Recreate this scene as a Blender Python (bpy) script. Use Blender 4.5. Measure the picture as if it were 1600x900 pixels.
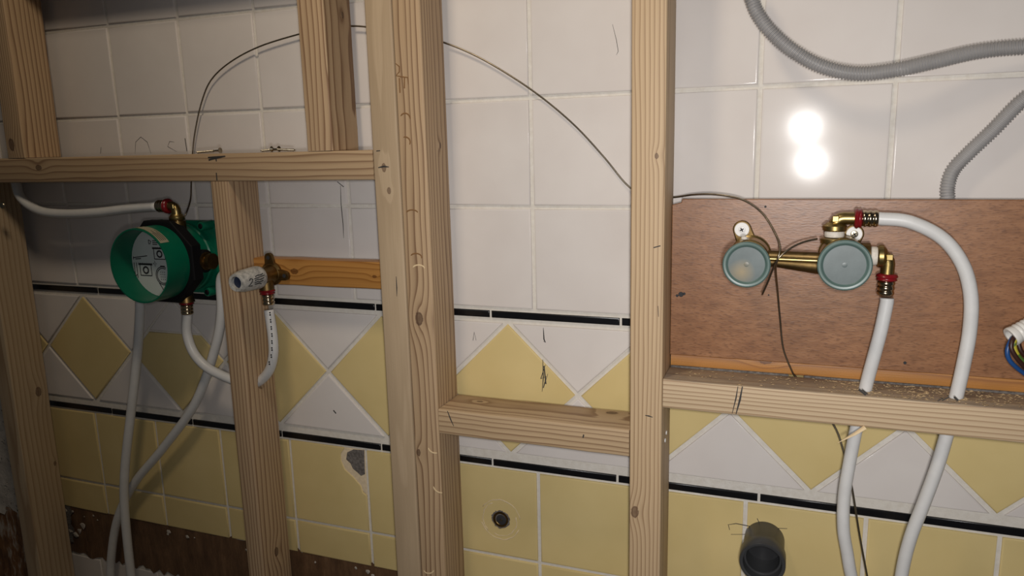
import bpy, bmesh, math, random
from mathutils import Vector, Matrix

for o in list(bpy.data.objects):
    bpy.data.objects.remove(o, do_unlink=True)
S = 0.001                      # all dimensions below are millimetres
random.seed(7)
col = bpy.context.scene.collection
scn = bpy.context.scene

# ------------------------------------------------------------------ camera
R = ((0.9359548, -0.3494374, -0.0433833), (0.3512757, 0.9180693, 0.1837230), (-0.0243708, -0.1871959, 0.9820202))
CAM = Vector((1114.1, -1019.4, 89.1)); FPX = 1178.73
RIGHT = Vector((R[0][0], R[1][0], R[2][0])); FWD = Vector((R[0][1], R[1][1], R[2][1])); UP = Vector((R[0][2], R[1][2], R[2][2]))
cd = bpy.data.cameras.new('camera'); cam = bpy.data.objects.new('camera', cd); col.objects.link(cam)
cd.sensor_width = 36.0; cd.lens = FPX / 1600 * 36.0; cd.clip_start = 0.02
m = Matrix.Identity(4)
for i in range(3):
    m[i][0] = RIGHT[i]; m[i][1] = UP[i]; m[i][2] = -FWD[i]; m[i][3] = CAM[i] * S
cam.matrix_world = m
scn.camera = cam

# ------------------------------------------------------------------ light
scn.view_settings.view_transform = 'Standard'; scn.view_settings.look = 'None'
scn.view_settings.gamma = 1.0; scn.view_settings.use_curve_mapping = False
scn.view_settings.exposure = 0.0
w = bpy.data.worlds.new('world'); scn.world = w; w.use_nodes = True
w.node_tree.nodes['Background'].inputs[0].default_value = (0.95, 0.97, 1.0, 1)
w.node_tree.nodes['Background'].inputs[1].default_value = 0.03
def lamp(name, kind, loc, energy, color, **kw):
    l = bpy.data.lights.new(name, kind); l.energy = energy; l.color = color
    for k, v_ in kw.items(): setattr(l, k, v_)
    o = bpy.data.objects.new(name, l); col.objects.link(o); o.location = Vector(loc) * S
    return o
# the phone's twin flash beside its lens and the room's warm lamp above
AIM = CAM + RIGHT * (330 / FPX * 1000) + FWD * 1000 + UP * (40 / FPX * 1000)
for z, x in ((113, 1124), (25, 1142)):
    fl_ = lamp('phone_flash', 'SPOT', (x, -1035, z), 17.0, (1.0, 0.972, 0.95), shadow_soft_size=0.021, spot_size=math.radians(102), spot_blend=1.0)
    fl_.rotation_euler = (AIM - CAM).to_track_quat('-Z', 'Y').to_euler()
cl = lamp('ceiling_lamp_light', 'AREA', (620, -650, 900), 4.0, (1.0, 0.83, 0.62), shape='DISK', size=0.18)
cl.rotation_euler = (Vector((350, 0, 250)) - Vector((620, -650, 900))).to_track_quat('-Z', 'Y').to_euler()

# ------------------------------------------------------------------ helpers
def W(px, py, Y):
    """the point seen at a pixel of the photograph at depth Y (mm) in front of the tiled wall"""
    d = RIGHT * ((px - 800) / FPX) + FWD - UP * ((py - 450) / FPX)
    return CAM + d * ((Y - CAM.y) / d.y)
def wm(o):
    b = Matrix.LocRotScale(o.location, o.rotation_euler, o.scale)
    return wm(o.parent) @ o.matrix_parent_inverse @ b if o.parent else b
def attach(o, parent):
    if parent is not None:
        o.parent = parent; o.matrix_parent_inverse = wm(parent).inverted()
def tag(o, label=None, cat=None, group=None, kind=None):
    if label: o['label'] = label
    if cat: o['category'] = cat
    if group: o['group'] = group
    if kind: o['kind'] = kind
    return o
def empty(name, loc, label, cat, group=None):
    o = bpy.data.objects.new(name, None); col.objects.link(o); o.location = Vector(loc) * S; o.empty_display_size = 0.02
    return tag(o, label, cat, group)
def build(name, bm, mat, parent=None, smooth=False, angle=None):
    """one mesh object from a bmesh in millimetre world coordinates"""
    me = bpy.data.meshes.new(name)
    vs = [v_.co for v_ in bm.verts]
    c = Vector(((min(v_.x for v_ in vs) + max(v_.x for v_ in vs)) / 2, (min(v_.y for v_ in vs) + max(v_.y for v_ in vs)) / 2, min(v_.z for v_ in vs)))
    for v_ in bm.verts: v_.co = (v_.co - c) * S
    bmesh.ops.recalc_face_normals(bm, faces=bm.faces[:])
    bm.to_mesh(me); bm.free()
    me.materials.append(mat)
    if smooth:
        me.polygons.foreach_set('use_smooth', [True] * len(me.polygons))
        if angle: me.set_sharp_from_angle(angle=math.radians(angle))
    o = bpy.data.objects.new(name, me); col.objects.link(o); o.location = c * S
    attach(o, parent)
    return o
def smoothpath(pts, n=8):
    """Catmull-Rom through the points"""
    P = [Vector(p) for p in pts]; P = [P[0] * 2 - P[1]] + P + [P[-1] * 2 - P[-2]]
    out = []
    for i in range(1, len(P) - 2):
        for k in range(n):
            t = k / n; a, b, c, d = P[i - 1], P[i], P[i + 1], P[i + 2]
            out.append(0.5 * ((2 * b) + (c - a) * t + (2 * a - 5 * b + 4 * c - d) * t * t + (3 * b - a - 3 * c + d) * t ** 3))
    out.append(P[-2]); return out
def resample(path, step):
    out = [path[0]]; need = step; acc = 0
    for a, b in zip(path, path[1:]):
        L = (b - a).length; pos = 0
        while L - pos >= need:
            pos += need; out.append(a.lerp(b, pos / L)); need = step
        need -= (L - pos)
    return out
def sweep(bm, path, rad, seg=16, cap=True):
    path = [Vector(p) for p in path]; n = len(path)
    rr = rad if isinstance(rad, (list, tuple)) else [rad] * n
    T = [(path[min(i + 1, n - 1)] - path[max(i - 1, 0)]).normalized() for i in range(n)]
    ref = Vector((0, 1, 0)) if abs(T[0].y) < 0.9 else Vector((1, 0, 0))
    u = (ref - T[0] * ref.dot(T[0])).normalized(); rings = []
    for i in range(n):
        u = (u - T[i] * u.dot(T[i])).normalized(); v_ = T[i].cross(u)
        rings.append([bm.verts.new(path[i] + (u * math.cos(a) + v_ * math.sin(a)) * rr[i]) for a in [2 * math.pi * k / seg for k in range(seg)]])
    for A, B in zip(rings, rings[1:]):
        for k in range(seg): bm.faces.new((A[k], A[(k + 1) % seg], B[(k + 1) % seg], B[k]))
    if cap:
        bm.faces.new(rings[0][::-1]); bm.faces.new(rings[-1])
    return bm
def lathe(bm, p, d, prof, seg=28, capa=True, capb=True):
    """profile [(distance along d, radius)] turned about the axis p + t d"""
    p = Vector(p); d = Vector(d).normalized()
    ref = Vector((0, 0, 1)) if abs(d.z) < 0.9 else Vector((1, 0, 0))
    u = (ref - d * ref.dot(d)).normalized(); v_ = d.cross(u); rings = []
    for t, r in prof:
        rings.append([bm.verts.new(p + d * t + (u * math.cos(a) + v_ * math.sin(a)) * max(r, .02)) for a in [2 * math.pi * k / seg for k in range(seg)]])
    for A, B in zip(rings, rings[1:]):
        for k in range(seg): bm.faces.new((A[k], A[(k + 1) % seg], B[(k + 1) % seg], B[k]))
    if capa: bm.faces.new(rings[0][::-1])
    if capb: bm.faces.new(rings[-1])
    return bm
def box(bm, lo, hi, bev=0, segs=2, rot=None, about=None):
    c = [(lo[i] + hi[i]) / 2 for i in range(3)]; s = [hi[i] - lo[i] for i in range(3)]
    r = bmesh.ops.create_cube(bm, size=1.0, matrix=Matrix.Translation(c) @ Matrix.Diagonal((s[0], s[1], s[2], 1)))
    vs = r['verts']
    if bev:
        es = list({e for v_ in vs for e in v_.link_edges})
        g = bmesh.ops.bevel(bm, geom=es, offset=bev, segments=segs, affect='EDGES', profile=0.5); 
    if rot: bmesh.ops.rotate(bm, verts=bm.verts[:], cent=Vector(about or c), matrix=rot)
    return bm
def plate(bm, poly, y_back, y_front, bev=2.0, steps=3):
    """a flat piece with the outline poly [(x, z)] in the wall plane and softly rounded front edges"""
    n = len(poly)
    area = sum(poly[i][0] * poly[(i + 1) % n][1] - poly[(i + 1) % n][0] * poly[i][1] for i in range(n))
    if area < 0: poly = poly[::-1]
    def inset(d):
        out = []
        for i in range(n):
            p0, p1, p2 = [Vector(poly[(i + k) % n]) for k in (-1, 0, 1)]
            a, b = (p1 - p0).normalized(), (p2 - p1).normalized()
            na, nb = Vector((-a.y, a.x)), Vector((-b.y, b.x)); den = max(0.3, 1 + na.dot(nb))
            out.append(p1 + (na + nb) * (d / den))
        return out
    rings = [[bm.verts.new((x, y_back, z)) for x, z in poly]]
    for s in range(steps + 1):
        a = s / steps * math.pi / 2
        q = inset(bev * (1 - math.cos(a)) if bev else 0)
        rings.append([bm.verts.new((p.x, y_front + bev * 0.6 * (1 - math.sin(a)), p.y)) for p in q])
    if bev: rings.append([bm.verts.new((p.x, y_front, p.y)) for p in inset(bev + .8)])
    for A, B in zip(rings, rings[1:]):
        for k in range(n): bm.faces.new((A[k], A[(k + 1) % n], B[(k + 1) % n], B[k]))
    bm.faces.new(rings[-1])
    return bm
def rnd(a, b): return random.uniform(a, b)

# ------------------------------------------------------------------ materials
class NT:
    def __init__(s, name):
        s.m = bpy.data.materials.new(name); s.m.use_nodes = True; s.t = s.m.node_tree; s.n = s.t.nodes; s.l = s.t.links
        s.b = s.n['Principled BSDF']
    def node(s, t, **k):
        x = s.n.new(t)
        for a, v_ in k.items(): setattr(x, a, v_)
        return x
    def put(s, sock, v_):
        if isinstance(v_, bpy.types.NodeSocket): s.l.new(v_, sock)
        elif v_ is not None: sock.default_value = v_
    def math(s, op, a, b=None, c=None):
        x = s.node('ShaderNodeMath', operation=op)
        for i, q in enumerate((a, b, c)): s.put(x.inputs[i], q) if q is not None else None
        return x.outputs[0]
    def vmath(s, op, a, b=None):
        x = s.node('ShaderNodeVectorMath', operation=op); s.put(x.inputs[0], a)
        if b is not None: s.put(x.inputs[1], b)
        return x.outputs['Value' if op in ('LENGTH', 'DISTANCE', 'DOT_PRODUCT') else 'Vector']
    def coord(s, which='Object'): return s.node('ShaderNodeTexCoord').outputs[which]
    def noise(s, vec, scale, detail=3, rough=.5, out='Fac'):
        x = s.node('ShaderNodeTexNoise'); s.put(x.inputs['Vector'], vec); x.inputs['Scale'].default_value = scale
        x.inputs['Detail'].default_value = detail; x.inputs['Roughness'].default_value = rough; return x.outputs[out]
    def ramp(s, f, stops):
        x = s.node('ShaderNodeValToRGB'); s.put(x.inputs[0], f); e = x.color_ramp.elements
        while len(e) < len(stops): e.new(0.5)
        for k, (p, c) in zip(e, stops):
            k.position = p; k.color = (c[0], c[1], c[2], 1) if isinstance(c, (tuple, list)) else (c, c, c, 1)
        return x.outputs[0]
    def mix(s, f, a, b, mode='MIX'):
        x = s.node('ShaderNodeMix', data_type='RGBA', blend_type=mode); s.put(x.inputs[0], f)
        for i, q in ((6, a), (7, b)): s.put(x.inputs[i], (*q, 1) if isinstance(q, tuple) and len(q) == 3 else q)
        return x.outputs[2]
    def bump(s, h, strength, dist=0.001):
        x = s.node('ShaderNodeBump'); s.put(x.inputs['Height'], h); x.inputs['Strength'].default_value = strength; x.inputs['Distance'].default_value = dist
        s.l.new(x.outputs[0], s.b.inputs['Normal'])
    def fin(s, color=None, rough=None, metal=None, **k):
        if color is not None: s.put(s.b.inputs['Base Color'], (*color, 1) if isinstance(color, tuple) else color)
        if rough is not None: s.put(s.b.inputs['Roughness'], rough)
        if metal is not None: s.b.inputs['Metallic'].default_value = metal
        for a, v_ in k.items(): s.b.inputs[a].default_value = v_
        return s.m
def simple(name, c, rough=.5, metal=0, var=.12, scale=60, bump=0, **k):
    s = NT(name); P = s.coord(); f = s.noise(P, scale, 4, .6)
    s.put(s.b.inputs['Base Color'], s.ramp(f, [(.3, tuple(x * (1 - var) for x in c)), (.7, tuple(min(1, x * (1 + var)) for x in c))]))
    if bump: s.bump(f, bump)
    return s.fin(None, rough, metal, **k)

def wood(name, light, dark, pith, spacing, knots=(), rough=.62, seed=0, wob=.003, contrast=1.0, red=None, dirt=None):
    """annual rings round a pith line that runs along local Z; knots swell the rings and darken"""
    s = NT(name); P = s.coord()
    Q = s.vmath('ADD', P, (seed * 3.7, seed * 1.3, seed * 7.1))
    low = s.noise(s.vmath('MULTIPLY', Q, (14, 14, 2.2)), 1.0, 3, .5, 'Color')
    offs = s.vmath('MULTIPLY', s.vmath('SUBTRACT', low, (.5, .5, .5)), (wob * 2, wob * 2, 0))
    p2 = s.vmath('ADD', s.vmath('SUBTRACT', P, (pith[0] * S, pith[1] * S, 0)), offs)
    r = s.vmath('LENGTH', s.vmath('MULTIPLY', p2, (1, 1, 0)))
    mask = None
    for (kx, ky, kz, ks) in knots:
        dv = s.vmath('MULTIPLY', s.vmath('SUBTRACT', P, (kx * S, ky * S, kz * S)), (1 / (ks * S), 1 / (ks * S), .6 / (ks * S)))
        d = s.vmath('LENGTH', dv)
        r = s.math('ADD', r, s.math('MULTIPLY', s.math('POWER', 2.718, s.math('MULTIPLY', s.math('MULTIPLY', d, d), -.22)), ks * S * .9))
        d2 = s.math('ADD', d, s.math('MULTIPLY', s.noise(Q, 300, 2), .4))
        kmask = s.ramp(d2, [(.3, .9), (.62, .8), (.86, 1.0), (1.0, 0.0)]) if True else None
        mask = kmask if mask is None else s.math('MAXIMUM', mask, kmask)
    wl = s.math('ADD', s.math('MULTIPLY', r, 1 / (spacing * S)), s.math('MULTIPLY', s.noise(s.vmath('MULTIPLY', Q, (45, 45, 4)), 1.0, 2), 1.2))
    t = s.math('FRACT', wl)
    mid = tuple((a * .62 + b * .38) for a, b in zip(light, dark))
    ring = s.ramp(t, [(0, light), (.42, tuple(a * .88 + b * .12 for a, b in zip(light, dark))), (.68, mid), (.86, dark), (.94, dark), (1.0, light)])
    fib = s.noise(s.vmath('MULTIPLY', Q, (900, 900, 14)), 1.0, 3, .6)
    c = s.mix(s.math('MULTIPLY', s.math('SUBTRACT', fib, .35), .55), ring, tuple(x * .55 for x in mid))
    big = s.noise(s.vmath('MULTIPLY', Q, (9, 9, 3)), 1.0, 2)
    c = s.mix(s.ramp(big, [(.35, 0.0), (.75, .35)]), c, red or tuple(a * .5 + b * .5 for a, b in zip(light, dark)))
    if mask is not None: c = s.mix(s.math('MULTIPLY', mask, .85), c, (dark[0] * .33, dark[1] * .24, dark[2] * .2))
    if dirt is not None:       # grey building dust lying on the upper face
        sx = s.node('ShaderNodeSeparateXYZ'); s.put(sx.inputs[0], P)
        up = s.math('LESS_THAN', sx.outputs[0], (dirt + 1.0) * S)
        blot = s.ramp(s.noise(s.vmath('MULTIPLY', Q, (40, 40, 18)), 1.0, 4, .65), [(.3, .25), (.6, .85)])
        c = s.mix(s.math('MULTIPLY', up, blot), c, (.27, .20, .14))
    s.bump(s.math('ADD', fib, s.math('MULTIPLY', t, -.3)), .35, .0006)
    hs = s.node('ShaderNodeHueSaturation'); hs.inputs['Saturation'].default_value = .84 if light[2] > .1 else 1.0; hs.inputs['Value'].default_value = .94; s.put(hs.inputs['Color'], c); c = hs.outputs[0]
    return s.fin(c, rough)
PINE_L, PINE_D = (.56, .365, .178), (.23, .115, .04)

def tile_mat(name, c, c2, rough, wave, coat=.4):
    s = NT(name); P = s.coord('Object'); oi = s.node('ShaderNodeObjectInfo')
    Q = s.vmath('ADD', P, s.vmath('MULTIPLY', s.vmath('ADD', oi.outputs['Location'], (0, 0, 0)), (3.1, 3.1, 3.1)))
    f = s.noise(Q, 9, 3, .55)
    c0 = s.ramp(f, [(.3, c), (.7, c2)])
    tint = s.ramp(oi.outputs['Random'], [(0, (.965, .965, .965)), (1, (1, 1, 1))])
    cc = s.mix(1.0, c0, tint, 'MULTIPLY')
    s.bump(s.math('ADD', s.noise(Q, 16, 1), s.math('MULTIPLY', s.noise(Q, 160, 2), .05)), wave, .002)
    return s.fin(cc, rough, **{'Specular IOR Level': .08})
M = {}
M['white_tile'] = tile_mat('glazed white tile', (.60, .555, .525), (.645, .605, .575), .12, .03)
M['yellow_tile'] = tile_mat('glazed yellow tile', (.575, .45, .205), (.63, .50, .24), .30, .04)
M['black_tile'] = simple('glazed black liner', (.004, .004, .005), .28, 0, .2)
def grout_mat():
    s = NT('grout'); P = s.coord(); f = s.noise(P, 120, 5, .65); g = s.noise(P, 6, 3)
    c = s.mix(g, s.ramp(f, [(.3, (.52, .48, .43)), (.65, (.66, .635, .60))]), (.62, .575, .50)); s.bump(f, .6, .001)
    return s.fin(c, .85)
M['grout'] = grout_mat()
def concrete_mat(name, a, b, scale):
    s = NT(name); P = s.coord(); f = s.noise(P, scale, 6, .65); v_ = s.node('ShaderNodeTexVoronoi'); s.put(v_.inputs['Vector'], P); v_.inputs['Scale'].default_value = 95
    pit = s.ramp(v_.outputs['Distance'], [(.12, .25), (.3, 1.0)])
    c = s.mix(1.0, s.ramp(f, [(.3, a), (.7, b)]), s.mix(s.ramp(s.noise(P, 22, 2), [(.5, 0.0), (.6, 1.0)]), (1, 1, 1), pit), 'MULTIPLY')
    s.bump(s.math('ADD', f, pit), .9, .003); return s.fin(c, .92)
M['concrete'] = concrete_mat('pitted concrete', (.36, .33, .30), (.62, .58, .53), 38)
def brown_mat():
    s = NT('brown primer'); P = s.coord(); Q = s.vmath('MULTIPLY', P, (30, 30, 8)); f = s.noise(Q, 1.6, 6, .7)
    c = s.ramp(f, [(.3, (.07, .034, .016)), (.55, (.13, .068, .032)), (.70, (.18, .10, .05)), (.78, (.36, .29, .22))]); s.bump(f, .7, .003)
    return s.fin(c, .6)
M['brown'] = brown_mat()
def streak_mat():
    s = NT('brown streaks'); P = s.coord(); f = s.noise(s.vmath('MULTIPLY', P, (60, 60, 16)), 1.0, 4, .6)
    return s.fin(s.ramp(f, [(.38, (.10, .04, .012)), (.52, (.21, .095, .03)), (.62, (.38, .33, .28))]), .7)
M['streak'] = streak_mat()
M['plaster'] = simple('plaster', (.42, .38, .33), .9, 0, .15, 90, .5)
M['biscuit'] = simple('cream tile biscuit', (.66, .54, .37), .9, 0, .1, 200, .4)
M['mortar'] = simple('grey mortar', (.13, .115, .105), .95, 0, .5, 220, .9)
M['brass'] = simple('brass', (.34, .25, .10), .36, 1, .18, 70, .08)
M['brass_dark'] = simple('tarnished brass', (.20, .128, .05), .42, 1, .3, 60, .15)
M['bronze'] = simple('dark bronze', (.13, .085, .035), .5, 1, .3, 60, .15)
M['sleeve'] = simple('press sleeve', (.50, .40, .27), .18, 1, .15, 80)
M['red'] = simple('red plastic ring', (.17, .005, .009), .3)
M['pipe'] = simple('white pipe plastic', (.60, .595, .585), .38, 0, .05, 40)
M['conduit'] = simple('grey conduit', (.285, .275, .27), .45, 0, .06, 50)
M['steel'] = simple('steel wire', (.27, .235, .18), .34, 1, .2, 90)
M['screw'] = simple('screw steel', (.32, .28, .21), .32, 1, .25, 150)
M['washer'] = simple('white nylon washer', (.72, .71, .69), .45, 0, .05)
M['tape'] = simple('white thread tape', (.62, .57, .50), .7, 0, .12, 300, .4)
M['green'] = simple('green plastic', (.0, .115, .062), .36, 0, .08, 30)
M['black_rubber'] = simple('black rubber', (.004, .004, .005), .7, **{'Specular IOR Level': .2})
M['paper'] = simple('paper disc', (.52, .55, .54), .6, 0, .05, 25)
M['ink'] = simple('ink', (.02, .02, .022), .7)
M['pencil'] = simple('pencil', (.035, .032, .03), .7)
M['cream'] = simple('cream sticker', (.62, .57, .42), .5, 0, .06)
M['pvc'] = simple('dark grey pvc', (.036, .037, .039), .4, 0, .08, 40)
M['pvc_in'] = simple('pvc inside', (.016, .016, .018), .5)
M['blue_wire'] = simple('blue insulation', (.012, .06, .20), .4)
M['brown_wire'] = simple('brown insulation', (.035, .012, .008), .42)
M['white_plastic'] = simple('white plastic', (.66, .64, .60), .4, 0, .05)
def gy_mat():
    s = NT('green yellow insulation'); P = s.coord(); f = s.noise(P, 70, 1)
    return s.fin(s.ramp(f, [(.47, (.06, .13, .02)), (.53, (.42, .36, .03))]), .4)
M['gy_wire'] = gy_mat()
def cap_mat(name, ochre):
    s = NT(name); P = s.coord(); f = s.noise(P, 45, 4, .6); g = s.noise(P, 30, 1)
    c = s.ramp(f, [(.3, (.066, .09, .09)), (.7, (.10, .13, .13))])
    d = s.vmath('DISTANCE', P, (-.005, 0, .012)); k = s.ramp(s.math('MULTIPLY', s.math('ADD', d, s.math('MULTIPLY', g, .008)), 48), [(.0, ochre), (.95, 0.0)])
    return s.fin(s.mix(k, c, (.38, .26, .10)), .38)
M['cap_rim'] = simple('teal plastic cap', (.085, .135, .122), .38, 0, .08, 40)
M['cap_a'] = cap_mat('teal cap membrane stained', .75); M['cap_b'] = cap_mat('teal cap membrane', 0.0)
def taped_mat():
    s = NT('taped plug'); P = s.coord(); f = s.noise(P, 160, 4, .65)
    c = s.ramp(f, [(.3, (.22, .22, .21)), (.6, (.50, .49, .46))]); s.bump(f, .8, .001); return s.fin(c, .45)
M['taped'] = taped_mat()
M['blue_dark'] = simple('dark blue plug core', (.012, .02, .05), .4)
M['dust'] = simple('sawdust', (.44, .31, .17), .9, 0, .25, 300)

def ply_mat():
    s = NT('varnished plywood'); P = s.coord()
    f = s.noise(s.vmath('MULTIPLY', P, (34, 34, 120)), 1.0, 5, .62); g = s.noise(s.vmath('MULTIPLY', P, (6, 6, 8)), 1.0, 2)
    pore = s.noise(s.vmath('MULTIPLY', P, (150, 150, 620)), 1.0, 2)
    c = s.ramp(f, [(.28, (.175, .076, .032)), (.5, (.255, .117, .051)), (.75, (.325, .158, .073))])
    c = s.mix(s.ramp(g, [(.35, 0.0), (.7, .5)]), c, (.20, .083, .034))
    c = s.mix(s.ramp(pore, [(.52, 0.0), (.70, .6)]), c, (.10, .038, .015))
    s.bump(pore, .25, .0005); return s.fin(c, .40)
M['ply'] = ply_mat()

# ------------------------------------------------------------------ the tiled wall
bm = bmesh.new(); box(bm, (-1000, 3.0, -1150), (2000, 90, 900)); wall = build('wall_back', bm, M['grout']); tag(wall, 'tiled bathroom wall behind the timber frame', 'wall', kind='structure')
bm = bmesh.new(); box(bm, (-1000, -1400, -1180), (2000, 3, -1150)); fl = build('floor', bm, M['concrete']); tag(fl, 'bare concrete floor below the frame', 'floor', kind='structure')
P_ = 152.0; H_ = 73.1
def proto(name, poly, mat, bev=2.2, thick=9.0):
    bm = bmesh.new(); plate(bm, poly, thick, 0, bev)
    me = bpy.data.meshes.new(name)
    for v_ in bm.verts: v_.co = v_.co * S
    bmesh.ops.recalc_face_normals(bm, faces=bm.faces[:]); bm.to_mesh(me); bm.free(); me.materials.append(mat)
    me.polygons.foreach_set('use_smooth', [True] * len(me.polygons)); me.set_sharp_from_angle(angle=math.radians(50))
    return me
def tile(name, me, x, z, tilt=.12, dy=0.0):
    o = bpy.data.objects.new(name, me); col.objects.link(o)
    o.location = Vector((x, dy + rnd(-.35, .35), z)) * S
    o.rotation_euler = (math.radians(rnd(-tilt, tilt)), math.radians(rnd(-.12, .12)), math.radians(rnd(-tilt, tilt)))
    attach(o, wall); return o
sq = [(-H_, -H_), (H_, -H_), (H_, H_), (-H_, H_)]
me_w = proto('white_tile', sq, M['white_tile'])
for r in range(-1, 4):
    for c in range(-4, 12): tile('white_tile', me_w, (c + .5) * P_, (r + .5) * P_, .04 if c > 4 else .12)
# black liner strips
me_s = proto('liner_strip', [(-97.2, -5.2), (97.2, -5.2), (97.2, 5.2), (-97.2, 5.2)], M['black_tile'], 1.6)
for k in range(-1, 9):
    tile('liner_strip', me_s, -101.8 + 198 * (k + .5), -160.3, .1)
    tile('liner_strip', me_s, -106.2 + 198 * (k + .5), -397.5, .1)
# diamond band
DC, DP, DM, DH = -142.9, 215.07, -275.4, 105.5
def inset_poly(poly, d):
    n = len(poly); out = []
    area = sum(poly[i][0] * poly[(i + 1) % n][1] - poly[(i + 1) % n][0] * poly[i][1] for i in range(n)); sg = 1 if area > 0 else -1
    for i in range(n):
        p0, p1, p2 = [Vector(poly[(i + k) % n]) for k in (-1, 0, 1)]
        a, b = (p1 - p0).normalized(), (p2 - p1).normalized(); na, nb = Vector((-a.y, a.x)) * sg, Vector((-b.y, b.x)) * sg
        q = p1 + (na + nb) * (d / max(.25, 1 + na.dot(nb))); out.append((q.x, q.y))
    return out
hw = DP / 2
dia = inset_poly([(0, -DH), (hw, 0), (0, DH), (-hw, 0)], 3.3)
tri_up = inset_poly([(-hw, DH), (0, 0), (hw, DH)], 3.3)        # hangs from the upper strip
tri_dn = inset_poly([(-hw, -DH), (hw, -DH), (0, 0)], 3.3)
me_d = proto('yellow_diamond_tile', dia, M['yellow_tile']); me_tu = proto('white_triangle_tile', tri_up, M['white_tile']); me_td = proto('white_triangle_tile', tri_dn, M['white_tile'])
for k in range(-1, 9):
    x = DC + k * DP
    if k == -1:
        tile('yellow_diamond_tile', proto('yellow_diamond_tile', inset_poly([(0, -DH), (hw, 0), (0, DH)], 2.6), M['yellow_tile']), x, DM)
    elif k == 1:   # the diamond behind the green box: its top was cut away and filled with a white piece
        cut = 46.0; e = hw * (1 - cut / DH)
        tile('yellow_diamond_tile', proto('yellow_diamond_tile', inset_poly([(0, -DH), (hw, 0), (e, cut), (-e, cut), (-hw, 0)], 2.6), M['yellow_tile']), x, DM)
        tile('white_patch_tile', proto('white_patch_tile', inset_poly([(-e, cut), (e, cut), (0, DH)], 1.0), M['white_tile']), x, DM)
    else: tile('yellow_diamond_tile', me_d, x, DM)
    tile('white_triangle_tile', me_tu, x + hw, DM); tile('white_triangle_tile', me_td, x + hw, DM)
# yellow square tiles: a full row and a cut row
Y0 = -151.3
YT, YB = -406.5, -553.5; yc = (YT + YB) / 2
me_y = proto('yellow_tile', sq, M['yellow_tile'])
def squarehole(n, hx, hz, rad):
    """outline of a square tile bridged to a round hole"""
    bm = bmesh.new(); o0, o1, i0, i1 = [], [], [], []
    for k in range(n):
        a = 2 * math.pi * k / n; c, s_ = math.cos(a), math.sin(a); m_ = max(abs(c), abs(s_))
        ex, ez = c / m_ * H_, s_ / m_ * H_
        o0.append(bm.verts.new((ex, 9, ez))); o1.append(bm.verts.new((ex, 1, ez)))
        i0.append(bm.verts.new((ex * .975, 0, ez * .975))); rr = rad * rnd(.93, 1.08)
        i1.append((bm.verts.new((hx + c * rr, 0, hz + s_ * rr)), bm.verts.new((hx + c * rr, 14, hz + s_ * rr))))
    for k in range(n):
        j = (k + 1) % n
        bm.faces.new((o0[k], o0[j], o1[j], o1[k])); bm.faces.new((o1[k], o1[j], i0[j], i0[k]))
        bm.faces.new((i0[k], i0[j], i1[j][0], i1[k][0])); bm.faces.new((i1[k][0], i1[j][0], i1[j][1], i1[k][1]))
    return bm
hole = W(782, 812, 0)
me_cut = proto('yellow_cut_tile', [(-H_, -30), (H_, -30), (H_, 30), (-H_, 30)], M['yellow_tile'])
for j in range(-1, 12):
    x = Y0 + (j + .5) * P_
    if j == 3:      # chipped at the upper right corner
        chip = [(H_, -10), (H_, -8), (H_ - 7, -4), (H_ - 10, 8), (H_ - 24, 22), (H_ - 40, 34), (H_ - 46, 48), (H_ - 46, 62), (H_ - 40, 69), (H_ - 38, H_)]
        me_c = proto('chipped_yellow_tile', [(-H_, -H_), (H_, -H_)] + chip[1:] + [(-H_, H_)], M['yellow_tile'], 1.2)
        t = tile('chipped_yellow_tile', me_c, x, yc, .05)
        bm = bmesh.new(); plate(bm, [(x + a, yc + b) for a, b in [(H_ + .5, -9), (H_ + .5, H_), (H_ - 40, H_), (H_ - 48, 58), (H_ - 46, 40), (H_ - 28, 20), (H_ - 13, 4)]], 8, 1.2, .8, 1); build('cream_chip', bm, M['biscuit'], t)
        bm = bmesh.new(); plate(bm, [(x + a, yc + b) for a, b in [(H_ - 1, 30), (H_ + .5, H_), (H_ - 20, H_ - 1), (H_ - 33, H_ - 8), (H_ - 36, 52), (H_ - 28, 46), (H_ - 24, 37), (H_ - 15, 31), (H_ - 9, 26)]], 8, .5, .8, 1)
        build('bare_mortar', bm, M['mortar'], t)
    elif j == 5:    # drilled for a water outlet
        bm = squarehole(48, hole.x - x, hole.z - yc, 15.5)
        for v_ in bm.verts: v_.co += Vector((x, 0, yc))
        t = build('drilled_yellow_tile', bm, M['yellow_tile'], wall)
        bm = bmesh.new()
        for rr, a0, a1 in ((34, .2, 2.6), (33, 3.4, 5.9), (27, 4.3, 6.6), (30, 2.0, 3.9)):
            pts = [(hole.x + (rr + rnd(-.8, .8)) * math.cos(a0 + (a1 - a0) * q / 14), -.1, hole.z + (rr + rnd(-.8, .8)) * math.sin(a0 + (a1 - a0) * q / 14)) for q in range(15)]
            sweep(bm, pts, [rnd(.3, .9) for _ in pts], 6)
        build('putty_ring', bm, M['biscuit'], t, True)
    else: tile('yellow_tile', me_y, x, yc)
    tile('yellow_cut_tile', me_cut, x, -588.5)
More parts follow.
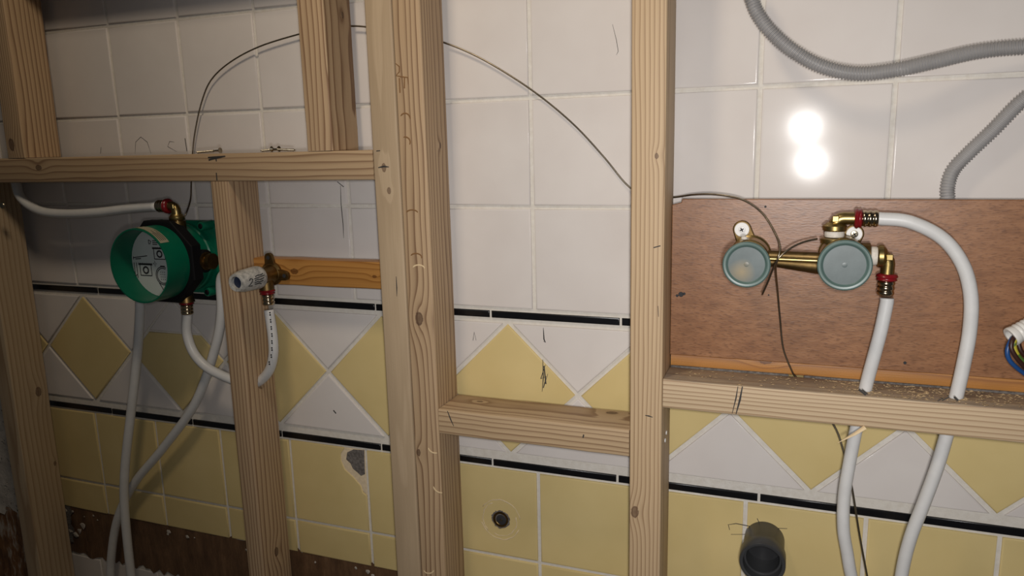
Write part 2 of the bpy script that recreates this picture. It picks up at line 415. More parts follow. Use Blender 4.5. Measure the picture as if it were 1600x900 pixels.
# the bare strip under them and the old white tiles below
def rough_patch(name, x0, x1, z0, z1, y, amp, mat, step=9, edge=6):
    bm = bmesh.new(); nx, nz = max(2, int((x1 - x0) / step)), max(2, int((z1 - z0) / step)); g = []
    for i in range(nx + 1):
        g.append([bm.verts.new((x0 + (x1 - x0) * i / nx + (rnd(-edge, edge) if i in (0, nx) else 0), y + rnd(-amp, amp), z0 + (z1 - z0) * k / nz + (rnd(-edge, edge) if k in (0, nz) else rnd(-1, 1)))) for k in range(nz + 1)])
    for i in range(nx):
        for k in range(nz): bm.faces.new((g[i][k], g[i + 1][k], g[i + 1][k + 1], g[i][k + 1]))
    return build(name, bm, mat, wall, True)
rough_patch('brown_strip', -330, 700, -724, -614, 1.5, 1.2, M['brown'])
me_l = proto('old_white_tile', [(-H_, -40), (H_, -40), (H_, 40), (-H_, 40)], M['white_tile'])
for c in range(-1, 8): tile('old_white_tile', me_l, -196 + (c - .5) * P_ + 6, -768, .2, 2.0)
for k in range(26):        # lumps of old plaster along the broken lower edge
    x = rnd(-290, 540); bm = bmesh.new(); r0 = rnd(1.5, 5) if k > 3 else rnd(6, 10)
    if k <= 3: x = -262 + 12 * k
    z = -627 - rnd(0, 10) if k > 3 else -650 - rnd(0, 35)
    bmesh.ops.create_icosphere(bm, subdivisions=1, radius=r0, matrix=Matrix.Translation((x, 0, z)))
    for v_ in bm.verts: v_.co = Vector((x, 0, z)) + Vector(((v_.co.x - x) * rnd(.7, 1.3), (v_.co.y) * .3 * rnd(.5, 1.3), (v_.co.z - z) * rnd(.3, 1.4)))
    build('plaster_lump', bm, M['plaster'], wall)
rough_patch('bare_concrete', -700, -322, -660, -175, -2.0, 2.2, M['concrete'], 10, 9)
rough_patch('brown_streaked_plaster', -700, -322, -860, -655, -1.0, 2.0, M['streak'], 10, 9)
rough_patch('dark_gap', -300, -255, -700, -622, -.6, 1.0, M['mortar'], 8, 5)

def mark(name, pts, Y, parent, r=.8, mat='pencil', nrm=None):
    """a drawn stroke: pixel polyline laid on the plane at depth Y"""
    bm = bmesh.new(); P = [W(x, y, Y) for x, y in pts]
    r *= 1.3
    sweep(bm, P, [r * .5] + [r] * (len(P) - 2) + [r * .4] if len(P) > 2 else r, 6)
    for v_ in bm.verts: v_.co.y = Y + (v_.co.y - Y) * .35
    return build(name, bm, M[mat], parent)
for pts, rr in [([(739, 532), (741, 519), (744, 532)], .6), ([(849, 512), (850, 530), (852, 535), (849, 533)], .9), ([(848, 562), (849, 590), (847, 612)], .7),
           ([(852, 570), (845, 592), (853, 588), (849, 606), (856, 584)], .6), ([(850, 572), (853, 600)], .8),
           ([(532, 290), (533, 320), (536, 350), (537, 372)], .55), ([(537, 292), (527, 284)], .5),
           ([(211, 240), (212, 222), (220, 214), (230, 222), (236, 240)], .4), ([(272, 222), (265, 221), (262, 229), (276, 237)], .4), ([(289, 216), (292, 236)], .6), ([(157, 240), (158, 230)], .3),
           ([(957, 38), (963, 62), (966, 80), (963, 86)], .3),
           ([(1137, 820), (1150, 818), (1170, 822), (1186, 824)], .5), ([(1183, 810), (1187, 818)], .4), ([(1205, 825), (1230, 826)], .35), ([(1138, 820), (1140, 828)], .35), ([(1142, 835), (1165, 835)], .3),
           ([(521, 641), (525, 646)], .9)]:
    mark('pencil_mark', pts, -.3, wall, rr)

# ------------------------------------------------------------------ the timber frame
FRONT, BACK = -88.0, -18.0
wood_id = [0]
def timber(name, label, lo, hi, axis, pith, spacing, knots=(), light=PINE_L, dark=PINE_D, bev=2.4, wob=.003, cat='timber', red=None, rough=.62, group=None, yaw=0, dirt=False):
    c = Vector([(lo[i] + hi[i]) / 2 for i in range(3)]); d = [hi[i] - lo[i] for i in range(3)]
    wood_id[0] += 1
    dims = (d[0], d[1], d[2]) if axis == 'Z' else (d[2], d[1], d[0])
    kn = []
    for kx, ky, face, ks in knots:
        if face == 'F': p = W(kx, ky, lo[1])
        elif face == 'T': p = CAM + (W(kx, ky, 0) - CAM) * ((hi[2] - CAM.z) / (W(kx, ky, 0).z - CAM.z))
        else:
            q = W(kx, ky, 0) - CAM; p = CAM + q * ((hi[0] - CAM.x) / q.x)
        p = p - c; kn.append((p.x, p.y, p.z, ks) if axis == 'Z' else (-p.z, p.y, p.x, ks))
    mat = wood('pine grain ' + str(wood_id[0]), light, dark, pith, spacing, kn, rough, wood_id[0], wob, red=red, dirt=-dims[0] / 2 if dirt else None)
    bm = bmesh.new(); hx, hy, hz = [x / 2 for x in dims]; n = 10; q = bev
    sec = []
    for sx, sy in ((1, 1), (-1, 1), (-1, -1), (1, -1)):
        a0 = {(1, 1): 0, (-1, 1): 90, (-1, -1): 180, (1, -1): 270}[(sx, sy)]
        for k in range(4):
            a = math.radians(a0 + 30 * k); sec.append((sx * (hx - q) + q * math.cos(a), sy * (hy - q) + q * math.sin(a)))
    rings = []
    for i in range(n + 1):
        t = i / n; jx, jy = (rnd(-.35, .35), rnd(-.35, .35)) if 0 < i < n else (0, 0)
        rings.append([bm.verts.new(((x + jx) * S, (y + jy) * S, (-hz + 2 * hz * t) * S)) for x, y in sec])
    m_ = len(sec)
    for A, B in zip(rings, rings[1:]):
        for k in range(m_): bm.faces.new((A[k], A[(k + 1) % m_], B[(k + 1) % m_], B[k]))
    bm.faces.new(rings[0][::-1]); bm.faces.new(rings[-1])
    bmesh.ops.recalc_face_normals(bm, faces=bm.faces[:])
    me = bpy.data.meshes.new(name); bm.to_mesh(me); bm.free(); me.materials.append(mat)
    me.polygons.foreach_set('use_smooth', [True] * len(me.polygons)); me.set_sharp_from_angle(angle=math.radians(35))
    o = bpy.data.objects.new(name, me); col.objects.link(o); o.location = c * S
    o.rotation_euler = (0, math.pi / 2 if axis == 'X' else 0, math.radians(yaw))
    return tag(o, label, cat, group)
def drill(o, p, d, r, L):
    bm = bmesh.new(); p = Vector(p); d = Vector(d).normalized(); lathe(bm, p - d * L / 2, d, [(0, r), (L, r)], 24)
    cut = build('drill_cutter', bm, M['dust']); md = o.modifiers.new('hole', 'BOOLEAN'); md.object = cut; md.solver = 'EXACT'
    bpy.context.view_layer.update()
    dg = bpy.context.evaluated_depsgraph_get(); me = bpy.data.meshes.new_from_object(o.evaluated_get(dg))
    o.modifiers.clear(); o.data = me
    mm = me.materials[0]; me.materials.clear(); me.materials.append(mm)
    cm = cut.data; bpy.data.objects.remove(cut, do_unlink=True); bpy.data.meshes.remove(cm)
FLOOR = -1150
T = {}
T['tl'] = timber('wall_stud', 'short pine stud at the far left standing on top of the long crossbeam', (-166, FRONT, 86.5), (-124, BACK, 386), 'Z', (-70, -62), 4.6, [(18, 226, 'F', 9)], dark=(.23, .115, .04))
T['ul'] = timber('wall_stud', 'short pine stud with bold striped grain above the crossbeam, left of the double post', (449, FRONT, 86.5), (492, BACK, 386), 'Z', (-70, 30), 6.0, [(535, 24, 'S', 4)], dark=(.22, .10, .03), wob=.004)
T['beam'] = timber('crossbeam', 'long horizontal pine crossbeam with loose screws on it, left of the double post', (-420, FRONT, 44.5), (556.5, BACK, 86), 'X', (55, 26), 6.5, [(60, 262, 'F', 6)], light=(.50, .325, .155), dark=(.25, .13, .048))
T['top'] = timber('crossbeam', 'upper horizontal pine crossbeam at the head of the short studs', (-420, FRONT, 387), (556.5, BACK, 430), 'X', (30, 60), 5)
T['left'] = timber('wall_stud', 'leftmost tall pine stud below the crossbeam with a shiny screw', (-283, FRONT, FLOOR), (-244, BACK, 44), 'Z', (-20, 110), 9, [(60, 612, 'S', 8), (86, 724, 'S', 4)], light=(.56, .41, .235), dark=(.36, .22, .10))
T['mid'] = timber('wall_stud', 'pine stud under the crossbeam between green valve box and tap elbow, drilled for a pipe', (267.5, FRONT, FLOOR), (301, BACK, 44), 'Z', (-52, -60), 5.6, [(432, 862, 'S', 7)], dark=(.22, .105, .036), wob=.005)
T['d1'] = timber('wall_stud', 'smooth pale left timber of the tall double post', (557, FRONT, FLOOR), (597.5, BACK, 640), 'Z', (5, 400), 12, [(600, 262, 'F', 5), (608, 298, 'F', 4)], light=(.51, .36, .20), dark=(.43, .295, .155), wob=.004)
T['d2'] = timber('wall_stud', 'dented right timber of the tall double post with a round knot', (599, FRONT, FLOOR), (640, BACK, 640), 'Z', (-70, 58), 5.2, [(655, 498, 'F', 8), (654, 707, 'F', 4.5), (688, 227, 'S', 3.5)], light=(.52, .335, .16), dark=(.22, .11, .038), wob=.004)
T['c'] = timber('wall_stud', 'slender straight-grained pine stud left of the brown plywood board', (920, FRONT, FLOOR), (962, BACK, 640), 'Z', (-78, 12), 4.8, [(1026, 244, 'F', 3.2), (992, 800, 'F', 7)], light=(.60, .405, .20), dark=(.31, .17, .062), wob=.003)
T['nm'] = timber('nogging', 'short horizontal pine nogging between the double post and the slender stud', (641, FRONT, -322), (919.5, BACK, -284.5), 'X', (62, 18), 5.4, [(750, 627, 'T', 4), (956, 645, 'T', 7)], light=(.52, .345, .165), dark=(.25, .13, .046))
T['nr'] = timber('nogging', 'horizontal pine nogging strewn with sawdust carrying two white pipes', (963, FRONT, -249), (1620, -29.5, -210.5), 'X', (66, 12), 4.8, [], light=(.60, .43, .235), dark=(.33, .185, .075), wob=.003, dirt=True)
HON_L, HON_D = (.45, .215, .055), (.27, .11, .022)
T['batten'] = timber('batten', 'honey-brown stained batten holding the brass tap elbow', (301.5, -46, -121.5), (556.5, BACK, -80), 'X', (40, 50), 5, [(460, 424, 'F', 6), (585, 432, 'F', 3)], light=HON_L, dark=HON_D, rough=.42)
T['orange'] = timber('batten', 'thin orange-brown batten under the lower edge of the plywood board', (963, -26.5, -210), (1620, 0, -194), 'X', (30, 60), 5, [(1196, 563, 'F', 7)], light=(.44, .19, .04), dark=(.28, .105, .02), bev=1.2, rough=.5)
# the plywood board with a broken upper left corner
bm = bmesh.new(); plate(bm, [(962.5, -193), (1620, -193), (1620, 14.5), (975, 14.5), (974, 10), (962.5, 7)], -21, -31, .8, 1)
ply = build('plywood_board', bm, M['ply']); tag(ply, 'reddish-brown plywood board behind the brass mixer', 'board')
for (x, y, rr) in [(1196, 323, 1.6), (1201, 461, 1.2), (1414, 567, 2.2), (1064, 460, 4.0), (1058, 462, 2.2), (1069, 459, 2.2)]:
    p = W(x, y, -31); bm = bmesh.new(); lathe(bm, (p.x, -30.5, p.z), (0, -1, 0), [(0, rr), (.9, rr * .8)], 9)
    build('dark_spot', bm, M['ink'], ply)

# dents, cracks and pencil strokes on the timbers
def crescent(px, py, rx, ry, a0, a1, parent, mat='dent', r=.9):
    pts = [(px + rx * math.cos(math.radians(a0 + (a1 - a0) * k / 8)), py - ry * math.sin(math.radians(a0 + (a1 - a0) * k / 8))) for k in range(9)]
    return mark('hammer_dent', pts, FRONT - .1, parent, r, mat)
M['dent'] = simple('bruised wood', (.20, .10, .035), .7); M['splint'] = simple('raw pale wood', (.72, .55, .33), .7)
for a in [(633, 186, 8, 9, 0, 150, 'dent'), (633, 222, 8, 8, -30, 110, 'dent'), (644, 333, 9, 5, 10, 170, 'dent'), (650, 402, 9, 6, -20, 160, 'dent'), (654, 419, 9, 5, -10, 170, 'splint'), (681, 698, 12, 10, 190, 280, 'splint'), (690, 758, 13, 12, 190, 275, 'splint'), (670, 890, 8, 6, 190, 350, 'splint')]:
    crescent(*a[:6], T['d2'], a[6])
for pts in [[(618, 99), (624, 104), (624, 112), (619, 118), (627, 120), (637, 121), (638, 132)], [(632, 121), (632, 138)], [(624, 122), (625, 145)]]: mark('chisel_mark', pts, FRONT - .1, T['d2'], .8, 'dent')
for pts, tb, rr in [([(591, 262), (600, 260), (608, 261)], 'd1', 1.2), ([(588, 236), (594, 235.5)], 'd1', .7), ([(619, 432), (620, 450), (620, 463)], 'd1', .7),
        ([(1008, 649), (1014, 650), (1020, 652)], 'c', .8), ([(1021, 387), (1032, 384)], 'c', .6), ([(1028, 478), (1029, 495)], 'c', .3),
        ([(699, 642), (704, 655), (709, 666)], 'nm', .8), ([(912, 679), (911, 684)], 'nm', .8),
        ([(1153, 604), (1150, 622), (1144, 646)], 'nr', .7), ([(1160, 604), (1156, 625), (1150, 647)], 'nr', 1.1), ([(1342, 608.5), (1353, 617)], 'nr', 1.0), ([(1347, 608.5), (1356, 616)], 'nr', .6), ([(1472, 626), (1483, 620)], 'nr', .5), ([(1491, 620), (1497, 626)], 'nr', 1.0), ([(1465, 627), (1474, 621)], 'nr', .4),
        ([(338, 270), (339, 282)], 'beam', .8), ([(337, 245), (338, 252)], 'beam', .8), ([(325, 246), (338, 246), (352, 244)], 'beam', 1.7), ([(326, 250), (338, 246.5)], 'beam', 1.0)]:
    mark('pencil_mark', pts, FRONT - .1, T[tb], rr)
for x0, x1 in ((963.5, 1113), (1131, 1619)):     # dusty grey strip added to darken the bright gap between nogging and batten
    bm = bmesh.new(); box(bm, (x0, -30.6, -213), (x1, -26.6, -208.6), .9, 1); build('dusty_gap_filler', bm, M['mortar'], T['nr'])
# a splinter hanging from the nogging
bm = bmesh.new(); sweep(bm, [W(1352, 668, -90), W(1336, 678, -93), W(1309, 692, -97)], [2.6, 2.0, .2], 5); build('splinter', bm, M['splint'], T['nr'])

# ------------------------------------------------------------------ pipes
RP = 7.5
def pipe(label, pts, name='water_pipe', r=RP, mat='pipe', seg=20, group=None, cat='pipe'):
    bm = bmesh.new(); sweep(bm, smoothpath(pts, 8), r, seg)
    return tag(build(name, bm, M[mat], None, True), label, cat, group)
# right pair
p1 = [W(1386, 466, -66), W(1385, 476, -66), W(1376, 518, -66), W(1365, 559, -64), W(1353, 604, -62), W(1338, 669, -62), W(1327.5, 722, -62), W(1319, 776, -62), W(1318, 826, -62), W(1324, 865, -60), W(1330, 899, -58), W(1345, 960, -50)]
p2 = [W(1370, 342, -70), W(1378, 342, -70), W(1422, 347, -70), W(1472, 372, -68), W(1504, 413, -66), W(1517, 463, -64), W(1515, 518, -62), W(1505, 572, -62), W(1495, 616, -62), W(1479, 680, -62), W(1463, 733, -62), W(1443, 787, -62), W(1424, 836, -62), W(1411, 886, -60), W(1400, 960, -58)]
pipe('white water pipe from the side elbow of the brass mixer down through the nogging', p1)
pipe('white water pipe arching from the top elbow of the brass mixer down through the nogging', p2)
for a, b in ((p1[4], p1[5]), (p2[8], p2[9])):
    mid_ = (a + b) / 2; drill(T['nr'], mid_, b - a, RP + 1.3, 90)
# left group
RP2 = 7.9
pa = [W(22, 266, -62), W(25, 286, -62), W(34, 310, -62), W(62, 329, -60), W(100, 334, -58), W(150, 332, -57), W(200, 326, -57), W(246, 322, -57)]
pipe('white water pipe from the far left to the top of the green box', pa, r=RP2)
drill(T['beam'], pa[0], pa[1] - pa[0], RP2 + 1.2, 90)
# ------------------------------------------------------------------ green concealed valve box
YR = -122.0                                    # front rim
gc = W(217, 416, YR)
depth = FWD.dot(gc - CAM); RG = 59.5 / (FPX / depth)
gx, gz = gc.x, gc.z
gb = empty('valve_box', (gx, -10, gz - RG), 'green round concealed valve box mounted on the tiles behind the studs', 'valve box')
bm = bmesh.new(); lathe(bm, (gx, YR, gz), (0, 1, 0), [(58, RG - 3), (2, RG - 3), (0, RG - 2.5), (0, RG - .4), (2, RG), (58, RG + .6), (58, RG - 3)], 56, False, False)
ring = build('collar_ring', bm, M['green'], gb, True, 40)
bm = bmesh.new(); lathe(bm, (gx, YR + 40, gz), (0, 1, 0), [(0, RG - 3.5), (2, RG - 3.5)], 48); disc = build('instruction_disc', bm, M['paper'], gb)
# printed line drawings on the disc
def ink_lines(lines, Y, parent, name='printed_diagram', r=.8):
    bm = bmesh.new()
    for L in lines:
        sweep(bm, [Vector((gx + a, Y, gz + b)) for a, b in L], r, 5)
    for v_ in bm.verts: v_.co.y = Y + (v_.co.y - Y) * .3
    return build(name, bm, M['ink'], parent)
def circ(cx, cz, r, n=16, a0=0, a1=360): return [(cx + r * math.cos(math.radians(a0 + (a1 - a0) * k / n)), cz + r * math.sin(math.radians(a0 + (a1 - a0) * k / n))) for k in range(n + 1)]
YD = YR + 39.7
def tapdraw(cx, cz, s):
    L = [[(cx - 15 * s, cz + 9 * s), (cx + 15 * s, cz + 9 * s)], [(cx - 12 * s, cz + 9 * s), (cx - 12 * s, cz - 9 * s)], [(cx + 12 * s, cz + 9 * s), (cx + 12 * s, cz - 9 * s)], [(cx - 12 * s, cz - 9 * s), (cx + 12 * s, cz - 9 * s)]]
    L += [circ(cx, cz, 6 * s), circ(cx, cz, 4.6 * s), [(cx - 14 * s, cz + 10.5 * s), (cx + 14 * s, cz + 10.5 * s)]]
    L += [[(cx - 14 * s + k * 4 * s, cz + 9 * s), (cx - 14 * s + k * 4 * s, cz + 12 * s)] for k in range(8)]
    return L
def disc_at(px, py): p = W(px, py, YD); return p.x - gx, p.z - gz
a = disc_at(228, 422); ink_lines(tapdraw(a[0], a[1], 1.0) + [[(a[0] - 24, a[1] + 12), (a[0] - 24, a[1] - 14)], [(a[0] - 19, a[1] + 12), (a[0] - 19, a[1] - 14)], [(a[0] - 24, a[1] + 20), (a[0] + 6, a[1] + 24)], [(a[0] - 24, a[1] + 17), (a[0] - 24, a[1] + 22)], [(a[0] - 20, a[1] + 18), (a[0] - 8, a[1] + 19)], [(a[0] - 25, a[1] - 12), (a[0] - 20, a[1] - 8)]], YD, disc)
a = disc_at(249, 397); ink_lines(tapdraw(a[0], a[1], .95), YD, disc)
a = disc_at(238, 379); ink_lines([[(a[0] - 8, a[1] - 3), (a[0] - 8, a[1] + 4)], [(a[0] - 8, a[1] + 4), (a[0] - 3, a[1] + 2), (a[0] - 6, a[1] - 3)], [(a[0], a[1]), (a[0] + 12, a[1])], [(a[0], a[1] + 3), (a[0] + 8, a[1] + 3)], [(a[0], a[1] - 3), (a[0] + 10, a[1] - 3)]], YD, disc)
a = disc_at(255, 431); ink_lines([circ(a[0], a[1], 15, 14, 60, 300), circ(a[0], a[1], 12.5, 14, 60, 300), [(a[0] - 4, a[1] + 16), (a[0] + 6, a[1] + 16)], [(a[0] - 10, a[1] - 12), (a[0] - 2, a[1] - 24)]] + [[(a[0] - 5 + 4 * i, a[1] - 6 + 4 * k), (a[0] - 4 + 4 * i, a[1] - 6 + 4 * k)] for i in range(3) for k in range(4)], YD, disc)
a = disc_at(242, 412); ink_lines([[(a[0] - 4, a[1]), (a[0] - 1, a[1] + 1), (a[0], a[1] + 5), (a[0] + 1, a[1] + 1), (a[0] + 4, a[1]), (a[0] + 1, a[1] - 1), (a[0], a[1] - 5), (a[0] - 1, a[1] - 1), (a[0] - 4, a[1])]], YD, disc, r=.4)
# cream sticker on the outside of the ring, upper right
def ring_patch(a0, a1, y0, y1, rr, mat, name, parent, n=12):
    bm = bmesh.new(); A, B = [], []
    for k in range(n + 1):
        t = math.radians(a0 + (a1 - a0) * k / n); A.append(bm.verts.new((gx + rr * math.cos(t), y0, gz + rr * math.sin(t)))); B.append(bm.verts.new((gx + rr * math.cos(t), y1, gz + rr * math.sin(t))))
    for k in range(n): bm.faces.new((A[k], A[k + 1], B[k + 1], B[k]))
    bmesh.ops.solidify(bm, geom=bm.faces[:], thickness=.3)
    return build(name, bm, mat, parent)
st = ring_patch(38, 92, YR + 1.5, YR + 19, RG + .8, M['cream'], 'sticker', ring)
for k in range(4): ring_patch(42, 60 + 7 * (k % 2), YR + 4 + 3.6 * k, YR + 5.2 + 3.6 * k, RG + 1.15, M['ink'], 'sticker_print', st)
# black sealing collar (eight-cornered), then the green body with ports and lugs
bm = bmesh.new(); prof = []
pts8 = []
for k in range(8):
    aa = math.radians(22.5 + 45 * k); pts8.append((gx + (RG + 9) * math.cos(aa) / math.cos(math.radians(22.5)) * .97, gz + (RG + 9) * math.sin(aa) / math.cos(math.radians(22.5)) * .97))
plate(bm, pts8, YR + 64, YR + 44, 3, 2); build('sealing_collar', bm, M['black_rubber'], gb)
bm = bmesh.new(); lathe(bm, (gx, YR + 60, gz), (0, 1, 0), [(0, RG + 1), (6, RG + 1), (8, RG - 2), (34, RG - 4), (36, RG - 2), (46, RG - 2)], 48, True, True); body = build('box_body', bm, M['green'], gb, True, 35)
bm = bmesh.new(); plate(bm, [(gx - RG + 2, gz - RG - 2), (gx + RG + 2, gz - RG - 2), (gx + RG + 2, gz + RG + 2), (gx - RG + 2, gz + RG + 2)], -10, -17, 3, 2); build('mounting_plate', bm, M['green'], gb)
for sx in (-1, 1):
    for sz in (-1, 1):
        bm = bmesh.new(); lathe(bm, (gx + sx * (RG - 6), -40, gz + sz * (RG - 5)), (0, 1, 0), [(0, 3), (0, 6.5), (2, 7.5), (27, 8)], 18); lug = build('mounting_lug', bm, M['green'], gb, True, 35)
        bm = bmesh.new(); lathe(bm, (gx + sx * (RG - 6), -41.5, gz + sz * (RG - 5)), (0, 1, 0), [(0, 3.6), (1, 4.6), (2.2, 4.6)], 14); build('lug_screw', bm, M['black_rubber'], lug, True, 35)

def port(base, d, parent, prof, name='brass_port', mat='brass_dark'):
    bm = bmesh.new(); lathe(bm, base, d, prof, 24); return build(name, bm, M[mat], parent, True, 35)
def press_end(p, d, parent, rr=RP, neck=10):
    """brass neck, red ring and ribbed press sleeve, then the pipe starts; returns the sleeve's end"""
    p = Vector(p); d = Vector(d).normalized()
    bm = bmesh.new(); k = rr / 9.6
    lathe(bm, p + d * neck, d, [(0, 11.5 * k), (1.2, 14 * k), (3.3, 15.2 * k), (4.6, 13.4 * k), (5.8, 13.4 * k), (7, 14.6 * k), (8.2, 12.5 * k)], 28); build('red_ring', bm, M['red'], parent, True, 50)
    bm = bmesh.new(); pr = []
    for i in range(25):
        t = i / 24; pr.append((8.2 + t * 16.8, (11.0 + 1.2 * abs(math.sin(t * math.pi * 3))) * k))
    lathe(bm, p + d * neck, d, pr, 28); build('press_sleeve', bm, M['sleeve'], parent, True)
    return p + d * (neck + 25)
def elbow(base, d0, d1, l0, l1, parent, rr=RP, hexr=14, tape=True, name='elbow_fitting', neck=8):
    """threaded elbow: hex flange on the base, 90 degree bend, press end on the outlet"""
    base = Vector(base); d0 = Vector(d0).normalized(); d1 = Vector(d1).normalized(); k = rr / 9.6
    cn = base + d0 * l0; rb = 9
    path = [base, cn - d0 * rb] + [cn - d0 * rb * (1 - math.sin(a)) + d1 * rb * (1 - math.cos(a)) for a in [math.radians(x) for x in (22, 45, 68, 90)]] + [cn + d1 * (l1 + 14)]
    bm = bmesh.new(); sweep(bm, path, 9.4 * k, 22)
    e = build(name, bm, M['brass'], parent, True, 40)
    bm = bmesh.new(); lathe(bm, base + d0 * 1, d0, [(0, hexr * k * .9), (1.5, hexr * k), (6, hexr * k), (7.5, hexr * k * .85), (10, 11 * k)], 6 if False else 20); build('brass_flange', bm, M['brass'], e, True, 40)
    if tape:
        bm = bmesh.new(); lathe(bm, base - d0 * 6, d0, [(0, 13 * k), (1, 14 * k), (5.5, 14 * k), (7, 13 * k)], 22); build('thread_tape', bm, M['tape'], e, True, 40)
    bm = bmesh.new(); n = -(d0.cross(d1)).normalized(); n = n if n.y < 0 else -n
    c = cn + n * 6.4; s_ = 3.6; box(bm, (c.x - s_, c.y - 3, c.z - s_), (c.x + s_, c.y + 1, c.z + s_), .8, 1); build('maker_boss', bm, M['brass'], e)
    return e, press_end(cn + d1 * l1, d1, e, rr, neck)
# top port: neck, elbow turning left
YB_ = -57.0
pt = W(277, 345, YB_)
port((pt.x, YB_, gz + RG - 10), (0, 0, 1), gb, [(0, 13), (pt.z - gz - RG + 10, 13)])
ce = W(272, 322, YB_)
e1, end1 = elbow((pt.x, YB_, pt.z), (0, 0, 1), (-1, 0, 0), ce.z - pt.z, 4, gb, RP2, 15, False)
# bottom port and its pipe
pb = W(291, 466, YB_)
port((pb.x, YB_, gz - RG + 10), (0, 0, -1), gb, [(0, 12), (gz - RG + 10 - pb.z, 12), (gz - RG + 16 - pb.z, 13.5)])
end2 = press_end((pb.x, YB_, pb.z), (-.04, 0, -1), gb, RP2, 2)
# right port with a dark ring
pr_ = W(325, 408, -48)
bm = bmesh.new(); lathe(bm, (gx + RG - 8, -48, pr_.z), (1, 0, 0), [(0, 19), (13, 19), (14.5, 17)], 26); build('port_seal', bm, M['black_rubber'], gb, True, 40)
port((gx + RG - 6, -48, pr_.z), (1, 0, 0), gb, [(0, 15), (15, 15), (15.5, 11), (19, 11), (20, 13), (27, 13)])
port((gx - RG + 8, -48, pr_.z), (-1, 0, 0), gb, [(0, 14), (14, 14), (15, 11), (22, 11)])
# pipes of the box
pipe('white water pipe looping from the green box through the stud to the tap elbow',
     [end2 + Vector((0, 0, 4)), end2, W(292, 520, -57), W(302, 550, -56), W(322, 573, -54), W(350, 588, -52), W(383, 600, -50), W(403, 597, -52), W(420, 580, -57), W(427, 555, -62), W(426, 525, -64), W(420, 484, -64)], r=RP2)
T_hole = W(383, 600, -50)
a_, b_ = W(350, 588, -52), W(403, 597, -52); drill(T['mid'], (a_ + b_) / 2, b_ - a_, RP2 + 2.4, 90)
pv = [Vector((gx - RG + 8 - 20, -48, pr_.z)), Vector((gx - RG - 24, -48, pr_.z - 12)), W(219, 470, -47), W(218, 500, -47), W(214, 560, -47), W(204, 650, -48), W(195, 735, -50), W(195, 800, -50), W(205, 900, -50), W(213, 960, -50)]
pv = [W(221, 440, -40)] + pv[2:]
pipe('white water pipe hanging straight down below the green box, in front of the slanting one', pv, r=RP2)
pd_ = [Vector((gx + RG + 14, -48, pr_.z)), W(345, 440, -44), W(346, 490, -40), W(336, 545, -36), W(305, 630, -30), W(255, 700, -26), W(210, 755, -24), W(184, 810, -24), W(174, 870, -24), W(172, 930, -24)]
pd_ = [W(352, 425, -46)] + pd_[1:]
pipe('white water pipe slanting down to the left below the green box', pd_, r=RP2)
# ------------------------------------------------------------------ brass tap elbow on the batten
YT_ = -64.0
tc = W(415, 430, YT_)
te = empty('tap_elbow', (tc.x, -47, tc.z - 25), 'brass wall-plate tap elbow with a taped plug on the honey-brown batten', 'tap elbow')
bm = bmesh.new(); lathe(bm, (tc.x, -46.5, tc.z), (0, -1, 0), [(0, 19), (4, 19), (6, 15), (20, 13.5), (30, 13.5), (31, 15), (36, 15)], 28); bodyt = build('elbow_body', bm, M['brass_dark'], te, True, 40)
for aa in (95, -5, 185):
    d = Vector((math.cos(math.radians(aa)), 0, math.sin(math.radians(aa)))); bm = bmesh.new()
    c1 = Vector((tc.x, 0, tc.z)) + d * 26; pr = Vector((-d.z, 0, d.x)); pl = []
    for k in range(9):
        t = math.radians(-90 + 180 * k / 8); q = c1 + d * 7.5 * math.cos(t) + pr * 7.5 * math.sin(t); pl.append((q.x, q.z))
    for s_ in (10, -10):
        q = Vector((tc.x, 0, tc.z)) + d * 8 + pr * s_; pl.append((q.x, q.z))
    plate(bm, pl, -46.5, -52, 1.2, 2); ear = build('fixing_ear', bm, M['brass_dark'], te, True, 40)
    bm = bmesh.new(); lathe(bm, (c1.x, -52.6, c1.z), (0, 1, 0), [(0, 3.2), (.9, 3.2)], 14); build('ear_hole', bm, M['ink'], ear)
bm = bmesh.new(); lathe(bm, (tc.x, YT_, tc.z - 8), (0.02, 0, -1), [(0, 11.5), (16, 11.5)], 22); build('brass_neck', bm, M['brass_dark'], te, True, 40)
end3 = press_end((tc.x + .3, YT_, tc.z - 20), (0.03, 0, -1), te, RP2, 2)
bm = bmesh.new(); lathe(bm, (tc.x, YT_ - 14, tc.z), (0, -1, 0), [(0, 14), (3, 17.2), (8, 18), (24, 17.4), (40, 16.6), (48, 15), (52, 13.8), (54, 13.2), (54, 9.6), (46, 9.4)], 30, True, True)
plug = build('taped_plug', bm, M['taped'], te, True, 40); plug['label'] = 'plug wrapped in grey-white tape with dark writing'
bm = bmesh.new(); lathe(bm, (tc.x, YT_ - 58, tc.z), (0, -1, 0), [(0, 9.5), (3, 9.4)], 20); build('plug_core', bm, M['blue_dark'], plug)
def plug_pt(t, ang, rr=17.6):
    return Vector((tc.x + rr * math.cos(math.radians(ang)), YT_ - 14 - t, tc.z + rr * math.sin(math.radians(ang))))
for L in ([(44, 8), (40, 16), (36, 10), (39, -4), (45, -22), (37, -24)], [(33, 10), (10, 16)], [(32, 0), (26, 4), (20, 0), (12, 5)], [(32, -10), (26, -6), (22, -12), (14, -8)], [(31, -20), (24, -17), (18, -22)], [(30, 20), (24, 24), (18, 22), (12, 26)]):
    bm = bmesh.new(); sweep(bm, [plug_pt(t, a, 17.7 if t < 30 else 17.0) for t, a in L], .8, 5); build('dark_writing', bm, M['ink'], plug)
